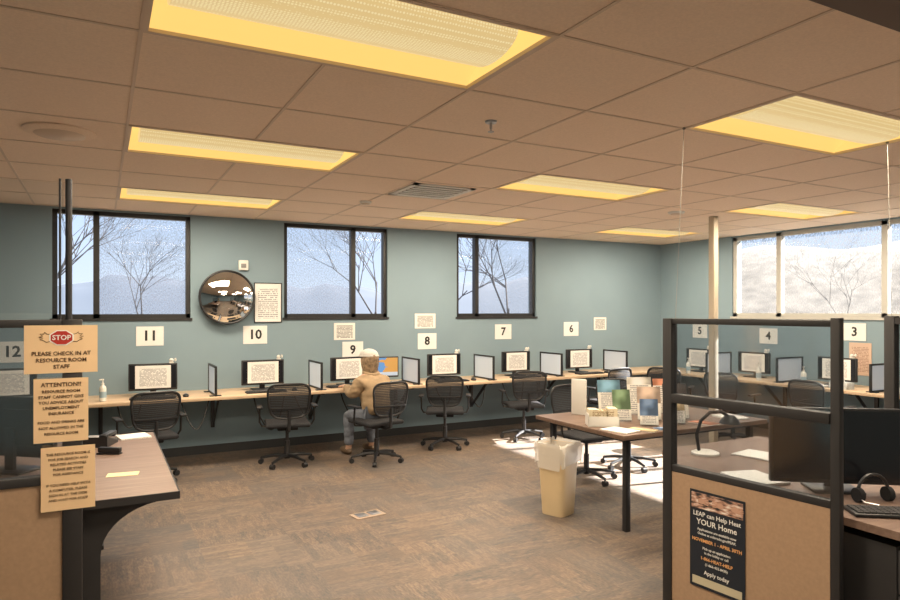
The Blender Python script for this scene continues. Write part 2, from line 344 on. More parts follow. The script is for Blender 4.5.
# ---------------------------------------------------------------- exterior
gr=MB().quad((-400,8.4,-.6),(700,8.4,-.6),(700,700,-.6),(-400,700,-.6)).quad((8.6,-200,-.6),(700,-200,-.6),(700,8.4,-.6),(8.6,8.4,-.6))
solo('ground',gr,M('dry_grass',(.05,.04,.03),.95,var=.25,vscale=.4),label='dry winter grass ground outside the building',cat='ground')
def ridge(R_,a0,a1,hf,n=90,m=14):
    mb=MB(); g=[]
    for i in range(n+1):
        a=R(a0+(a1-a0)*i/n); row=[]
        for j in range(m+1):
            t=j/m; rr=R_*(1+.35*t); z=-.6+(hf(math.degrees(a))+.6)*math.sin(t*math.pi/2)
            z+=noise.noise(Vector((rr*.02*math.sin(a)*6,rr*.02*math.cos(a)*6,t*3)))*R_*.008*t
            row.append(mb.bm.verts.new((rr*math.sin(a),rr*math.cos(a),z)))
        g.append(row)
    for i in range(n):
        for j in range(m): mb.bm.faces.new((g[i][j],g[i+1][j],g[i+1][j+1],g[i][j+1]))
    return mb
solo('mountain',ridge(420,-45,44,lambda a:24+5*math.sin(a*.22)+3*math.sin(a*.7+1)+1.5*math.sin(a*1.9)),M('hazy_blue_mountain',(.006,.007,.010),1,var=.2,vscale=.02,emit=(.17,.26,.40),es=1),label='hazy blue distant mountain range',cat='mountain')  # haze and daylight put into the colour as emission over a near-black base
solo('hill',ridge(110,44,100,lambda a:13.5+.10*(a-50)+1.0*math.sin(a*.5)),M('scrubby_hillside',(.008,.007,.006),1,var=.45,vscale=.45,emit=(.60,.53,.45),es=1),label='scrub-covered grey-brown hillside behind the building',cat='hill')  # mottled emission puts the daylight into the hillside's own colour
BARK=M('bare_bark',(.012,.011,.012),.95,var=.2,emit=(.07,.07,.08),es=1)  # slight glow lifts the bark, daylight put into its colour
def tree(loc,h,seed,dep=7,thin=1):
    rnd=random.Random(seed); mb=MB()
    def rec(p,d,l,r,k):
        q=p+d*l; mb.tube([p,q],[r,r*.7],3 if k<4 else 5,caps=False)
        if k==0: return
        for _ in range(3 if k<=dep-1 and k>2 else 2):
            ax=Vector((rnd.uniform(-1,1),rnd.uniform(-1,1),rnd.uniform(-.3,.6))).normalized()
            nd=(d+ax*rnd.uniform(.45,.8)).normalized(); s0=p+d*l*rnd.uniform(.65,1)
            rec(s0,nd,l*rnd.uniform(.66,.84),r*.58,k-1)
    rec(Vector((0,0,0)),Vector((.03,.02,1)).normalized(),h*.26,h*.0075*thin,dep)
    solo('tree',mb,BARK,loc,label='bare leafless winter tree outside the windows',cat='tree',group='bare trees outside')
tree((12.6,19.5,-.6),9,1); tree((-1.6,21,-.6),8.5,2); tree((9.0,23,-.6),8.5,3); tree((1.6,33,-.6),8,4); tree((28,17,-.6),7,7,7,.7); tree((17.5,34,-.6),11,8)
# ---------------------------------------------------------------- counters
CT=.74
b=MB().box(-2.6,XR,7.32,YB,CT-.035,CT,.004)
solo('worktop',b,COUNTER,label='long pale maple wall counter under the windows',cat='counter')
b=MB().box(7.5,XR,2.6,7.315,CT-.035,CT,.004)
solo('worktop',b,COUNTER,label='pale maple wall counter below the bright side windows',cat='counter')
brk=K(('bracket_arm',MB().box(-.02,.02,-.55,0,-.035,0).box(-.02,.02,-.03,0,-.4,0).prism([(-.45,-.035),(-.40,-.035),(-.03,-.36),(-.03,-.40)],'x',-.008,.008),DMETAL))
for x in (-1.1,.0,1.15,2.3,3.45,4.6,5.75,6.9): inst('counter_bracket',brk,(x,YB-.001,CT-.0355),0,'dark steel bracket carrying the wall counter','bracket','counter brackets')
for y in (3.4,4.6,5.8,6.9): inst('counter_bracket',brk,(XR-.001,y,CT-.0355),R(-90),'dark steel bracket carrying the wall counter','bracket','counter brackets')
# ---------------------------------------------------------------- chairs
def chair_kit():
    base=MB().lathe([(.035,.065),(.04,.09),(.032,.125)])
    cs=[]
    for k in range(5):
        a=R(90+72*k); ca,sa=math.cos(a),math.sin(a)
        base.tube([(.02*ca,.02*sa,.1),(.15*ca,.15*sa,.095),(.29*ca,.29*sa,.07)],[.022,.018,.013],8)
        c=MB().cyl((.29*ca-.022*sa,.29*sa+.022*ca,.028),(.29*ca+.022*sa,.29*sa-.022*ca,.028),.028,seg=14).cyl((.29*ca,.29*sa,.03),(.29*ca,.29*sa,.075),.009,seg=8)
        cs.append(('caster',c,BLACK,0))
    col=MB().lathe([(.028,.12),(.028,.26),(.018,.262),(.018,.40)],seg=14)
    seat=MB().box(-.235,.235,-.21,.25,.43,.475,.02,seg=3).box(-.11,.11,-.12,.12,.39,.435,.01)
    sup=MB().tube([(0,-.05,.405),(0,-.2,.40),(0,-.285,.43),(0,-.30,.55),(0,-.305,.64)],[.02,.02,.02,.018,.014],10)
    def bp(x,z):
        k=(z-.54)/.38
        return -.275-.05*k-.03*math.sin(k*math.pi*.9)+.9*x*x
    N=36; out=[]
    for i in range(N):
        a=2*math.pi*i/N; c,s_=math.cos(a),math.sin(a)
        z=.735+.185*math.copysign(abs(s_)**.5,s_); wid=.19+.045*(z-.56)/.36
        x=wid*math.copysign(abs(c)**.5,c); out.append((x,z))
    frm=MB().tube([(x,bp(x,z),z) for x,z in out],.0125,8,closed=True)
    pan=MB(); rings=[]
    for q in (.98,.75,.5,.25):
        rings.append([pan.bm.verts.new((x*q,bp(x*q,.735+(z-.735)*q)+.003,.735+(z-.735)*q)) for x,z in out])
    for A,B in zip(rings,rings[1:]):
        for i in range(N): pan.bm.faces.new((A[i],A[(i+1)%N],B[(i+1)%N],B[i]))
    pan.bm.faces.new(rings[-1])
    lum=MB().tube([(x,bp(x,.66)-.006,.66) for x in (-.19,-.1,0,.1,.19)],.012,6)
    ents=[('star_base',base,BLACK)]+cs+[('gas_column',col,DMETAL),('seat',seat,BLACKF),('back_support',sup,BLACK),('back_frame',frm,BLACK),('backrest',pan,MESHB),('lumbar_bar',lum,BLACK)]
    for sx in (-1,1):
        x0,x1=sorted((.265*sx,.325*sx))
        arm=MB().tube([(.18*sx,.02,.42),(.27*sx,.02,.43),(.295*sx,.0,.48),(.295*sx,-.02,.635)],.011,8).box(x0,x1,-.13,.11,.635,.657,.009)
        ents.append(('armrest',arm,BLACK))
    return K(*ents)
CH=chair_kit()
GC='black mesh task chairs'
def chair(x,y,deg,lab='black mesh-back task chair on a five-star caster base',s=.97):
    inst('office_chair',CH,(x,y,0),R(deg),lab,'office chair',GC,s)
chair(.42,7.02,8); chair(1.78,7.12,-10); chair(2.68,6.78,10,'black mesh task chair with a person sitting in it')
chair(3.70,7.12,-28); chair(4.84,7.1,-20); chair(6.05,6.95,5)
chair(7.0,5.65,-80); chair(7.05,4.5,-95); chair(6.9,6.6,-60)
chair(4.2,5.08,178,'black task chair facing the brochure table'); chair(4.95,5.3,170,'black task chair facing the brochure table')
# ---------------------------------------------------------------- monitors / stations
OFF=M('dark_screen',(.012,.013,.017),.18)
def mon_kit(w=.48,h=.285,z0=.06,screen=OFF,paper=True,cam=True):
    bz=MB().box(-w/2,w/2,-.012,.022,z0,z0+h,.006).box(-w*.3,w*.3,.02,.045,z0+h*.2,z0+h*.8,.008)
    sc_=MB().box(-w/2+.014,w/2-.014,-.0145,-.011,z0+.02,z0+h-.014)
    st=MB().box(-.03,.03,.035,.06,.01,z0+h*.5,.004); ft=MB().box(-.12,.12,-.07,.12,0,.014,.005)
    e=[('housing',bz,BLACK),('screen',sc_,screen),('stand',st,BLACK),('foot',ft,BLACK)]
    if paper: e.append(('taped_paper',MB().box(-.175,.175,-.018,-.0155,z0+.022,z0+.265),DOCW,None,'printed white instruction sheet'))
    if cam: e.append(('webcam',MB().sph((w/2-.06,.0,z0+h+.03),(.022,.02,.022),12).box(w/2-.08,w/2-.035,-.012,.02,z0+h,z0+h+.012).sph((w/2-.02,.005,z0+h+.035),(.012,.014,.02),8),WHITEP,None,'small white webcam clipped on top'))
    return K(*e)
MK=mon_kit()
ST=[(-.80,4),(.50,-4),(1.66,0),(2.70,6),(4.02,-3),(5.16,3),(6.28,0)]
for x,r in ST: inst('monitor',MK,(x,7.76,CT),R(r),'black desktop monitor with a printed sheet taped over it','computer monitor','public workstation monitors')
for y,r in ((7.0,-92),(6.06,-88),(4.9,-90),(3.7,-90)): inst('monitor',MK,(7.93,y,CT),R(r),'black desktop monitor with a printed sheet taped over it','computer monitor','public workstation monitors')
def mat_col():
    m,nt,b=newmat('blue_orange_screen'); tc=nt.nodes.new('ShaderNodeTexCoord'); s=nt.nodes.new('ShaderNodeSeparateXYZ'); nt.links.new(tc.outputs['Generated'],s.inputs[0])
    n=nt.nodes.new('ShaderNodeTexNoise'); n.inputs['Scale'].default_value=3.2; nt.links.new(tc.outputs['Generated'],n.inputs['Vector'])
    x,z=s.outputs[0],s.outputs[2]; k=nm(nt,'GREATER_THAN',nm(nt,'ADD',x,nm(nt,'MULTIPLY',n.outputs['Fac'],.9)),.95)
    c=mixc(nt,k,(.10,.38,.80),(.95,.42,.06)); k2=nm(nt,'LESS_THAN',z,.2); c=mixc(nt,k2,c,(.8,.85,.9))
    nt.links.new(c,b.inputs['Emission Color']); b.inputs['Emission Strength'].default_value=.75; b.inputs['Base Color'].default_value=(.05,.05,.05,1); return m
inst('monitor',mon_kit(.40,.26,.07,mat_col(),False,False),(3.17,7.80,CT),R(-8),'desktop monitor showing a blue and orange page','computer monitor')
FROST=M('frosted_white_panel',(.50,.55,.60),.5,emit=(.45,.52,.60),es=.3)  # faint glow put into the panel, which is no light source
dk=K(('divider_frame',MB().box(-.012,.012,-.26,-.235,0,.32,.003).box(-.012,.012,.235,.26,0,.32,.003).box(-.012,.012,-.26,.26,.3,.32,.003).box(-.012,.012,-.26,.26,.0,.022,.003).box(-.06,.06,-.24,-.19,0,.01,.003).box(-.06,.06,.19,.24,0,.01,.003),BLACK),
     ('privacy_panel',MB().box(-.004,.004,-.236,.236,.021,.301),FROST))
for x in (1.085,2.24,3.47,4.55,5.66,6.85): inst('desk_divider',dk,(x,7.62,CT),R(0),'small black-framed frosted privacy screen on the counter','desk divider','counter privacy screens')
for y in (6.55,5.45,4.3): inst('desk_divider',dk,(7.82,y,CT),R(90),'small black-framed frosted privacy screen on the counter','desk divider','counter privacy screens')
kb=MB().box(-.22,.22,-.07,.07,0,.016,.004); keys=MB()
for r_ in range(5):
    for c_ in range(15): keys.box(-.205+c_*.0273,-.205+c_*.0273+.023,-.058+r_*.0235,-.058+r_*.0235+.019,.015,.023,.0)
KB=K(('key_tray',kb,BLACK),('keys',keys,M('grey_key',(.05,.05,.055),.5)))
MS=K(('mouse_shell',MB().sph((0,0,.012),(.031,.055,.022),14,lambda q:Vector((q.x,q.y,max(q.z,-.012)))),BLACK),('scroll_wheel',MB().cyl((-.004,.025,.032),(.004,.025,.032),.007,seg=10),METAL))
for x,r in ST[1:]:
    if abs(x-2.7)<.1: x,yk=2.62,7.60
    else: yk=7.5
    inst('keyboard',KB,(x-.02,yk,CT),R(r),'black computer keyboard on the counter','keyboard','counter keyboards')
    inst('computer_mouse',MS,(x+.3,yk,CT),R(r),'black computer mouse on the counter','computer mouse','counter mice')
for i,x in enumerate((.15,.75,1.5,1.95,2.5,3.0,3.75,4.2,4.75,5.3,5.9,6.5)):
    pts=[]; w=.22+.06*(i%3)
    for k in range(13):
        t=k/12; pts.append((x+w*t,7.48-.10*math.sin(t*math.pi),CT-.044-(.22+.07*(i%3))*math.sin(t*math.pi)**(.8+.2*(i%2))))
    solo('power_cable',MB().tube(pts,.0075,6),BLACK,label='black power cable drooping below the counter',cat='cable',group='cables below the counter')
pb=K(('bottle_body',MB().lathe([(.02,0),(.033,.004),(.033,.13),(.028,.15),(.012,.165)],seg=20),M('clear_gel_bottle',(.72,.72,.68),.2)),('pump',MB().lathe([(.014,.165),(.014,.185),(.006,.187),(.006,.215),(.012,.216),(.012,.226)],seg=12).box(-.006,.035,-.006,.006,.214,.226,.002),WHITEP),('label_band',MB().lathe([(.0335,.04),(.0335,.1)],seg=20),M('blue_label',(.3,.42,.5),.5)))
for x,y,z in ((.02,7.5,CT),(7.62,5.75,CT),(7.66,5.15,CT),(7.60,6.9,CT)): inst('sanitizer_bottle',pb,(x,y,z),R(200),'clear hand sanitizer pump bottle','bottle','hand sanitizer bottles')
tb=K(('tissue_carton',MB().box(-.12,.12,-.06,.06,0,.08,.003),M('tissue_box_print',(.55,.60,.62),.6,var=.3,vscale=20)),('tissue',MB().prism([(-.04,.079),(.04,.079),(.05,.13),(.0,.11),(-.03,.14)],'y',-.01,.01),WHITE))
for x,y in ((7.66,4.68),(7.64,3.95)): inst('tissue_box',tb,(x,y,CT),R(80),'pale patterned tissue box on the counter','tissue box','tissue boxes')
for i,(x,y,d_) in enumerate(((7.65,6.3,5),(7.64,4.98,-8),(7.66,3.5,80))): solo('paper_stack',MB().box(-.10,.10,-.13,.13,0,.02,.001),WHITE,(x,y,CT),R(d_),'white papers lying on the side counter','paper stack')
# ---------------------------------------------------------------- wall signs
def num(n,x,z,rwall=False):
    loc=(x,YB-.004,z) if not rwall else (XR-.004,x,z)
    sign('number_sign',.28,.215,loc,R(-90) if rwall else 0,[(n,.155,0,0)],bold=.028,label='white sheet with black station number '+n,group='station number sheets')
num('12',-.80,1.23); num('11',.487,1.37); num('10',1.635,1.365); num('9',2.86,1.15); num('8',3.92,1.24); num('7',5.14,1.35); num('6',6.37,1.375)
num('5',7.25,1.34,True); num('4',6.06,1.30,True); num('3',4.87,1.39,True)
for x,z,w,h in ((2.75,1.39,.28,.215),(3.89,1.515,.31,.2),(6.94,1.45,.25,.2)):
    sign('notice_sheet',w,h,(x,YB-.004,z),mat=DOCL,label='white printed notice sheet on the teal wall',group='wall notices')
sign('notice_sheet',.27,.40,(XR-.004,4.80,1.06),R(-90),mat=DOCP,label='pinkish printed notice below station number 3')
sign('wall_notice',.31,.46,(1.785,YB-.008,1.75),mat=DOCW,label='tall printed notice in a thin dark frame',parts=[('picture_frame',MB().box(-.165,.165,-.006,.004,.23,.24).box(-.165,.165,-.006,.004,-.24,-.23).box(-.165,-.155,-.006,.004,-.24,.24).box(.155,.165,-.006,.004,-.24,.24),BLACK)])
inst('wall_sensor',K(('housing',MB().box(-.055,.055,-.04,0,-.06,.06,.008),WHITEP),('lens',MB().box(-.03,.03,-.046,-.038,-.03,.02,.004),M('grey_lens',(.25,.25,.25),.3))),(1.494,YB,2.19),0,'small white wall sensor box above the mirror','sensor')
prof=[(.0001,.10)]+[(.30*math.sin(a)/math.sin(R(37)),.10-.10*(1-math.cos(a))/(1-math.cos(R(37)))) for a in [R(37)*k/14 for k in range(1,15)]]
def lathe_y(prof,seg=48):
    mb=MB(); rings=[[mb.bm.verts.new((r*math.cos(2*math.pi*k/seg),-z,r*math.sin(2*math.pi*k/seg))) for k in range(seg)] for r,z in prof]
    for A,B in zip(rings,rings[1:]):
        for k in range(seg): mb.bm.faces.new((A[k],A[(k+1)%seg],B[(k+1)%seg],B[k]))
    return mb
dome=lathe_y(prof); rimm=MB().tube([(.305*math.cos(2*math.pi*k/48),0,.305*math.sin(2*math.pi*k/48)) for k in range(48)],.012,8,closed=True)
inst('convex_mirror',K(('mirror_dome',dome,M('mirror_surface',(.66,.67,.67),.035,1)),('rim',rimm,BLACK),('backing',MB().cyl((0,.01,0),(0,.05,0),.3,seg=40),BLACK),('bracket',MB().box(-.03,.03,.04,.1,-.03,.03),DMETAL)),(1.30,YB-.1,1.81),0,'round convex safety mirror with black rim','mirror')
# ---------------------------------------------------------------- ceiling fixtures
vent=MB().box(-.30,.30,-.30,-.25,-.012,0).box(-.30,.30,.25,.30,-.012,0).box(-.30,-.25,-.30,.30,-.012,0).box(.25,.30,-.30,.30,-.012,0)
vl=MB()
for k in range(6):
    y=-.21+k*.084; vl.box(-.25,.25,y-.022,y+.022,-.018,-.012,mat=None)
inst('air_vent',K(('vent_frame',vent,WHITEP),('louvers',vl,WHITEP),('duct_shade_sheet',MB().box(-.25,.25,-.25,.25,-.004,-.001),M('duct_shadow',(.12,.11,.10),.8))),(2.68,5.43,CEIL),0,'square white ceiling air diffuser with louvers','air vent')  # flat dark sheet behind the louvers, painted as the shade inside the opening
def disc(name,x,y,r,lab,cat,mat=CEILM): inst(name,K(('cover',MB().lathe([(r,0),(r,-.01),(r*.8,-.022),(.01,-.03)],seg=32),mat),('grille',MB().lathe([(r*.7,-.024),(r*.65,-.03),(.005,-.034)],seg=32),GRID)),(x,y,CEIL),0,lab,cat)
disc('ceiling_speaker',-.22,4.68,.2,'round flush ceiling speaker grille','speaker')
disc('smoke_detector',5.65,5.3,.09,'round smoke detector on the ceiling','smoke detector',WHITEP)
disc('smoke_detector',2.35,6.25,.06,'small round smoke detector on the ceiling','smoke detector',WHITEP)
spk=K(('escutcheon',MB().lathe([(.035,0),(.032,-.01),(.01,-.012)],seg=20),METAL),('sprinkler_head',MB().lathe([(.008,-.010),(.008,-.045),(.005,-.047),(.005,-.06)],seg=12).lathe([(.018,-.06),(.018,-.063)],seg=14),METAL))
for x,y in ((2.0,3.27),): inst('fire_sprinkler',spk,(x,y,CEIL),0,'metal pendant fire sprinkler on the ceiling','sprinkler')
inst('power_pole',K(('pole',MB().box(-.038,.038,-.038,.038,.0,CEIL-.002,.004),CREAM),('base_plate',MB().box(-.055,.055,-.055,.055,0,.04,.004),CREAM)),(6.3,5.35,0),0,'cream square power pole from floor to ceiling','power pole')
inst('floor_outlet',K(('plate',MB().box(-.13,.13,-.075,.075,0,.008,.003),M('beige_plate',(.42,.32,.25),.5)),('outlet_lid',MB().box(-.10,-.01,-.05,.05,.008,.012,.002),METAL),('outlet_lid',MB().box(.01,.10,-.05,.05,.008,.012,.002),METAL)),(1.91,5.03,0),R(8),'beige rectangular floor outlet cover in the carpet','floor outlet')
# ---------------------------------------------------------------- brochure table
tx0,tx1,ty0,ty1=3.36,4.95,3.65,4.75
tk=[('tabletop',MB().box(tx0,tx1,ty0,ty1,.705,.74,.005),TABLEW),('apron',MB().box(tx0+.1,tx1-.1,ty0+.1,ty1-.1,.67,.704),BLACK)]
for x,y in ((tx0+.12,ty0+.1),(tx1-.1,ty0+.1),(tx0+.12,ty1-.1),(tx1-.1,ty1-.1)): tk.append(('leg',MB().box(x-.022,x+.022,y-.022,y+.022,0,.705,.004),BLACK))
inst('table',K(*tk),(0,0,0),0,'dark brown laminate table with black square legs','table')
def flyer(x,y,deg,w,h,ci,flat=False):
    cols=[(.10,.17,.30),(.62,.48,.28),(.16,.33,.46),(.45,.18,.10),(.16,.26,.14),(.50,.38,.30),(.08,.07,.07),(.62,.60,.54)]
    m=mat_doc('flyer_print_%d'%ci,(.78,.76,.70),(.3,.3,.32),18,.4,cols[ci%8],hz=.35+.15*(ci%4))
    tilt=Matrix.Rotation(R(-12),4,'X')
    hb=MB().box(-w/2-.003,w/2+.003,-.04,.06,0,.004).box(-w/2-.003,w/2+.003,.0,.002,.004,h-.01,mat=tilt).box(-w/2-.003,w/2+.003,-.018,-.016,.004,.035,mat=tilt)
    inst('flyer_holder',K(('acrylic_stand',hb,CLEAR)),(x,y,.74),R(deg),'clear acrylic flyer stand on the table','flyer holder','flyer stands on the table')
    solo('flyer',MB().box(-w/2,w/2,-.010,-.004,.008,h+.01,mat=tilt),m,(x,y,.741),R(deg),'printed colour flyer standing in an acrylic holder','flyer','flyers on the table')
FL=[(3.84,3.88,-36,.14,.20,0),(4.08,3.83,-26,.15,.20,1),(3.80,4.14,-24,.15,.25,4),(4.02,4.06,-34,.19,.27,5),(4.27,4.00,-22,.21,.29,6),(3.90,4.40,-24,.20,.30,2),(4.17,4.32,-30,.21,.32,7),(4.42,4.26,-24,.21,.30,3)]
for q in FL: flyer(*q)
for i,(x,y,d_,w,h,c) in enumerate(((3.66,3.76,20,.10,.21,1),(3.84,3.72,-12,.14,.10,0),(4.32,3.76,8,.14,.21,3))):
    solo('booklet',MB().box(-w/2,w/2,-h/2,h/2,0,.008,.001),_c.get('flyer_print_%d'%c) ,(x,y,.74),R(d_),'small printed booklet lying on the table','booklet','booklets on the table')
solo('display_board',MB().box(-.07,.07,-.010,.010,0,.31,.003),WHITEP,(3.72,4.60,.74),R(-65),'upright white display board on the table','display board')
inst('brochure_box',K(('box_body',MB().box(-.12,.12,-.08,-.076,0,.08).box(-.12,.12,.076,.08,0,.12).box(-.12,-.116,-.08,.08,0,.1).box(.116,.12,-.08,.08,0,.1).box(-.12,.12,-.08,.08,0,.005),WHITEP),('folded_leaflets',MB().box(-.11,-.04,-.05,.06,.006,.13).box(-.035,.035,-.04,.06,.006,.12).box(.04,.11,-.06,.06,.006,.14),mat_doc('leaflet',(.7,.62,.45),(.3,.2,.1),10))),(3.53,4.08,.74),R(-30),'white box of folded leaflets','leaflet box')
for i,(x,y,d) in enumerate(((3.49,3.83,12),(4.74,3.85,-8))):
    solo('paper_stack',MB().box(-.09,.09,-.12,.12,0,.008+.006*i,.001),WHITE if i else DOCW,(x,y,.74),R(d),'low stack of white paper handouts',"paper stack",'paper stacks on the table')
# trash bin
def sqring(w,z,r=.045,seg=5):
    out=[]
    for cx,cy,a0 in ((1,1,0),(-1,1,90),(-1,-1,180),(1,-1,270)):
        for k in range(seg+1):
            a=R(a0+90*k/seg); out.append((cx*(w-r)+r*math.cos(a),cy*(w-r)+r*math.sin(a),z))
    return out
def loft(rings):
    mb=MB(); rs=[[mb.bm.verts.new(p) for p in r] for r in rings]; n=len(rs[0])
    for A,B in zip(rs,rs[1:]):
        for k in range(n): mb.bm.faces.new((A[k],A[(k+1)%n],B[(k+1)%n],B[k]))
    mb.bm.faces.new(rs[0][::-1]); return mb
body=loft([sqring(.105,0),sqring(.130,.54),sqring(.136,.545),sqring(.136,.56),sqring(.128,.56),sqring(.10,.05)])
rnd=random.Random(3)
def jig(ring,a): return [(x*(1+rnd.uniform(-a,a)),y*(1+rnd.uniform(-a,a)),z+rnd.uniform(-a,a)*.5) for x,y,z in ring]
bag=loft([sqring(.11,.40),sqring(.124,.55),jig(sqring(.138,.577),.03),jig(sqring(.150,.570),.04),jig(sqring(.152,.53),.06),jig(sqring(.148,.48),.06),jig(sqring(.143,.41),.08)])
m,nt,bb=newmat('translucent_liner'); bb.inputs['Base Color'].default_value=(.86,.85,.82,1); bb.inputs['Roughness'].default_value=.35; bb.inputs['Alpha'].default_value=.55
inst('trash_bin',K(('bin_body',body,M('beige_bin_plastic',(.68,.53,.32),.5,var=.03)),('bin_liner',bag,m)),(3.31,4.36,0),R(20),'tall cream square trash bin with a translucent liner','trash bin')
# ---------------------------------------------------------------- right partition (cubicle)
L=.87
fr=MB().box(-.028,.028,-.028,.028,0,1.61,.004).box(L-.020,L+.020,-.020,.020,0,1.62,.004).box(.025,L-.018,-.020,.020,1.58,1.61,.003).box(.025,L-.018,-.022,.022,.785,.82,.003).box(.025,L-.018,-.022,.022,.0,.09,.003)
ang=math.atan2(-.86,.095)
inst('cubicle_partition',K(('frame',fr,CHAR),('middle_rail',MB().box(.028,L-.020,-.028,.028,1.155,1.203,.003),CHAR),('fabric_panel',MB().box(.028,L-.020,-.02,.02,.09,.785),TAN),('glass_pane',MB().box(.028,L-.020,-.003,.003,1.201,1.582),PGLASS),('glass_pane',MB().box(.028,L-.020,-.003,.003,.818,1.157),PGLASS)),(2.745,2.62,0),ang,'charcoal cubicle partition, glass panes above tan fabric','partition')
NAVY=M('navy_poster',(.012,.018,.03),.5)
pw,ph=.31,.5
d=Vector((.11,-.994,0)); nrm=Vector((-.994,-.11,0))
pc=Vector((2.745,2.62,0))+d*.30+nrm*.024
def photo_mat():
    m,nt,b=newmat('poster_photo_strip'); tc=nt.nodes.new('ShaderNodeTexCoord'); v=nt.nodes.new('ShaderNodeTexNoise'); v.inputs['Scale'].default_value=5; v.inputs['Detail'].default_value=2
    nt.links.new(tc.outputs['Generated'],v.inputs['Vector']); r=nt.nodes.new('ShaderNodeValToRGB'); e=r.color_ramp.elements; e[0].position=.38; e[0].color=(.03,.03,.035,1); e[1].position=.68; e[1].color=(.85,.80,.74,1); k=e.new(.52); k.color=(.50,.28,.20,1)
    nt.links.new(v.outputs['Fac'],r.inputs[0]); nt.links.new(r.outputs[0],b.inputs['Base Color']); return m
SKN=M('printed_skin_tone',(.55,.33,.24),.6)
hnd=MB()
for hx,sg in ((-.085,1),(.02,-1),(.105,1)):
    hnd.prism([(hx+.022*math.cos(a),.198+.014*math.sin(a)) for a in [2*math.pi*k/14 for k in range(14)]],'y',-.0045,-.0032)
    for k in range(4): hnd.tube([(hx+sg*.015,-.0038,.188+.007*k),(hx+sg*(.045-.003*abs(k-1.5)),-.0038,.184+.009*k)],.0032,6)
sign('poster',pw,ph,(pc.x,pc.y,.47),ang,[('LEAP can Help Heat',.0325,0,.130),('YOUR Home',.041,0,.090),('Applications are available now',.018,0,.052),('Online at colorado.gov/PEAK',.018,0,.030),('Pick up an application',.018,0,-.042),('in the lobby or call',.018,0,-.064),('(1-866-432-8435)',.018,0,-.122),('Apply today',.029,0,-.165)],NAVY,INKW,.012,'dark poster about home heating help with white lettering','poster',
  parts=[('photo_strip',MB().box(-.145,.145,-.003,-.002,.158,.238),photo_mat()),('printed_hands',hnd,SKN),('yellow_footer',MB().box(-.14,.14,-.003,-.002,-.235,-.195),M('poster_footer',(.55,.50,.36),.6)),('orange_lettering',text_mesh([('NOVEMBER 1 - APRIL 30TH',.0235,0,-.004),('1-866-HEAT-HELP',.0235,0,-.094)],INKO,.02),INKO)])
inst('cubicle_partition',K(('frame',MB().box(-.03,.03,-1.1,-1.04,0,1.61,.004).box(-.03,.03,-.03,.03,0,1.62,.004).box(-.025,.025,-1.05,-.02,1.57,1.61).box(-.025,.025,-1.05,-.02,.785,.825).box(-.025,.025,-1.05,-.02,0,.09),CHAR),('fabric_panel',MB().box(-.02,.02,-1.05,-.02,.09,.785),TAN),('glass_pane',MB().box(-.003,.003,-1.05,-.02,.825,1.57),PGLASS)),(4.27,2.30,0),0,'charcoal framed glass cubicle partition beside the desk','partition')
dsk=K(('desktop',MB().prism([(0,0),(1.33,0),(1.33,1.72),(.37,1.72),(-.05,1.20),(-.05,1.10),(0,.60)],'z',.705,.74),DESKW),('leg_panel',MB().box(1.28,1.31,.05,1.05,0,.705),CHAR),('modesty_panel',MB().box(.40,1.28,1.64,1.67,.3,.705),CHAR))
inst('cubicle_desk',dsk,(2.9,1.47,0),0,'laminate cubicle desk with charcoal side panels','desk')
pd=K(('cabinet_body',MB().box(0,.4,.02,.55,.0,.66,.004),CHAR),('drawer',MB().box(.01,.39,0,.02,.46,.645,.003),M('drawer_grey',(.07,.07,.075),.45)),('handle',MB().box(.12,.28,-.02,.0,.56,.575,.003),METAL,1),('drawer',MB().box(.01,.39,0,.02,.25,.45,.003),_c['drawer_grey']),('handle',MB().box(.12,.28,-.02,.0,.36,.375,.003),METAL,3),('drawer',MB().box(.01,.39,0,.02,.05,.24,.003),_c['drawer_grey']),('handle',MB().box(.12,.28,-.02,.0,.15,.165,.003),METAL,5))
inst('file_pedestal',pd,(2.95,1.55,0),0,'dark three-drawer file pedestal under the cubicle desk','file cabinet')
inst('monitor',mon_kit(.62,.38,.04,OFF,False,False),(3.28,2.04,.74),R(-36),'large black desktop monitor switched off','computer monitor')
inst('keyboard',KB,(3.16,1.66,.74),R(-36),'black keyboard on the cubicle desk','keyboard')
hs=MB().tube([(.08*math.cos(a),0,.03+.085*math.sin(a)) for a in [math.pi*k/12 for k in range(13)]],.008,8)
inst('headset',K(('headband',hs,DMETAL),('ear_cushion',MB().cyl((-.09,0,.02),(-.065,0,.02),.034,seg=18),BLACKF),('ear_cushion',MB().cyl((.065,0,.02),(.09,0,.02),.034,seg=18),BLACKF),('microphone_boom',MB().tube([(-.08,0,.01),(-.09,-.06,0),(-.06,-.11,0)],.004,6),METAL)),(3.26,1.84,.755),R(-20),'black telephone headset resting on the cubicle desk','headset')
arm=MB().tube([(-.10,0,.02),(-.115,0,.12),(-.09,0,.21),(-.03,0,.265),(.04,0,.27),(.09,0,.235)],.011,8)
inst('desk_lamp',K(('lamp_base',MB().lathe([(.085,0),(.085,.012),(.06,.022),(.02,.026)],c=(-.06,0,0),seg=28),WHITEP,None,'pale round base'),('lamp_arm',arm,BLACK),('lamp_shade',MB().lathe([(.03,.0),(.055,-.03),(.065,-.05)],c=(.095,0,.245),seg=24),BLACK)),(3.45,2.92,.741),R(-28),'black desk lamp with a curved arm and round base','desk lamp')
for i,(x,y,d_) in enumerate(((3.66,2.74,10),(3.12,2.38,-15))):
    solo('paper_stack',MB().box(-.11,.11,-.14,.14,0,.008+.006*i,.001),WHITE,(x,y,.741),R(d_),'white papers lying on the cubicle desk','paper stack')
wk=lambda a,b_:MB().tube([a,b_],.0014,6).sph(a,(.010,.010,.008),10)
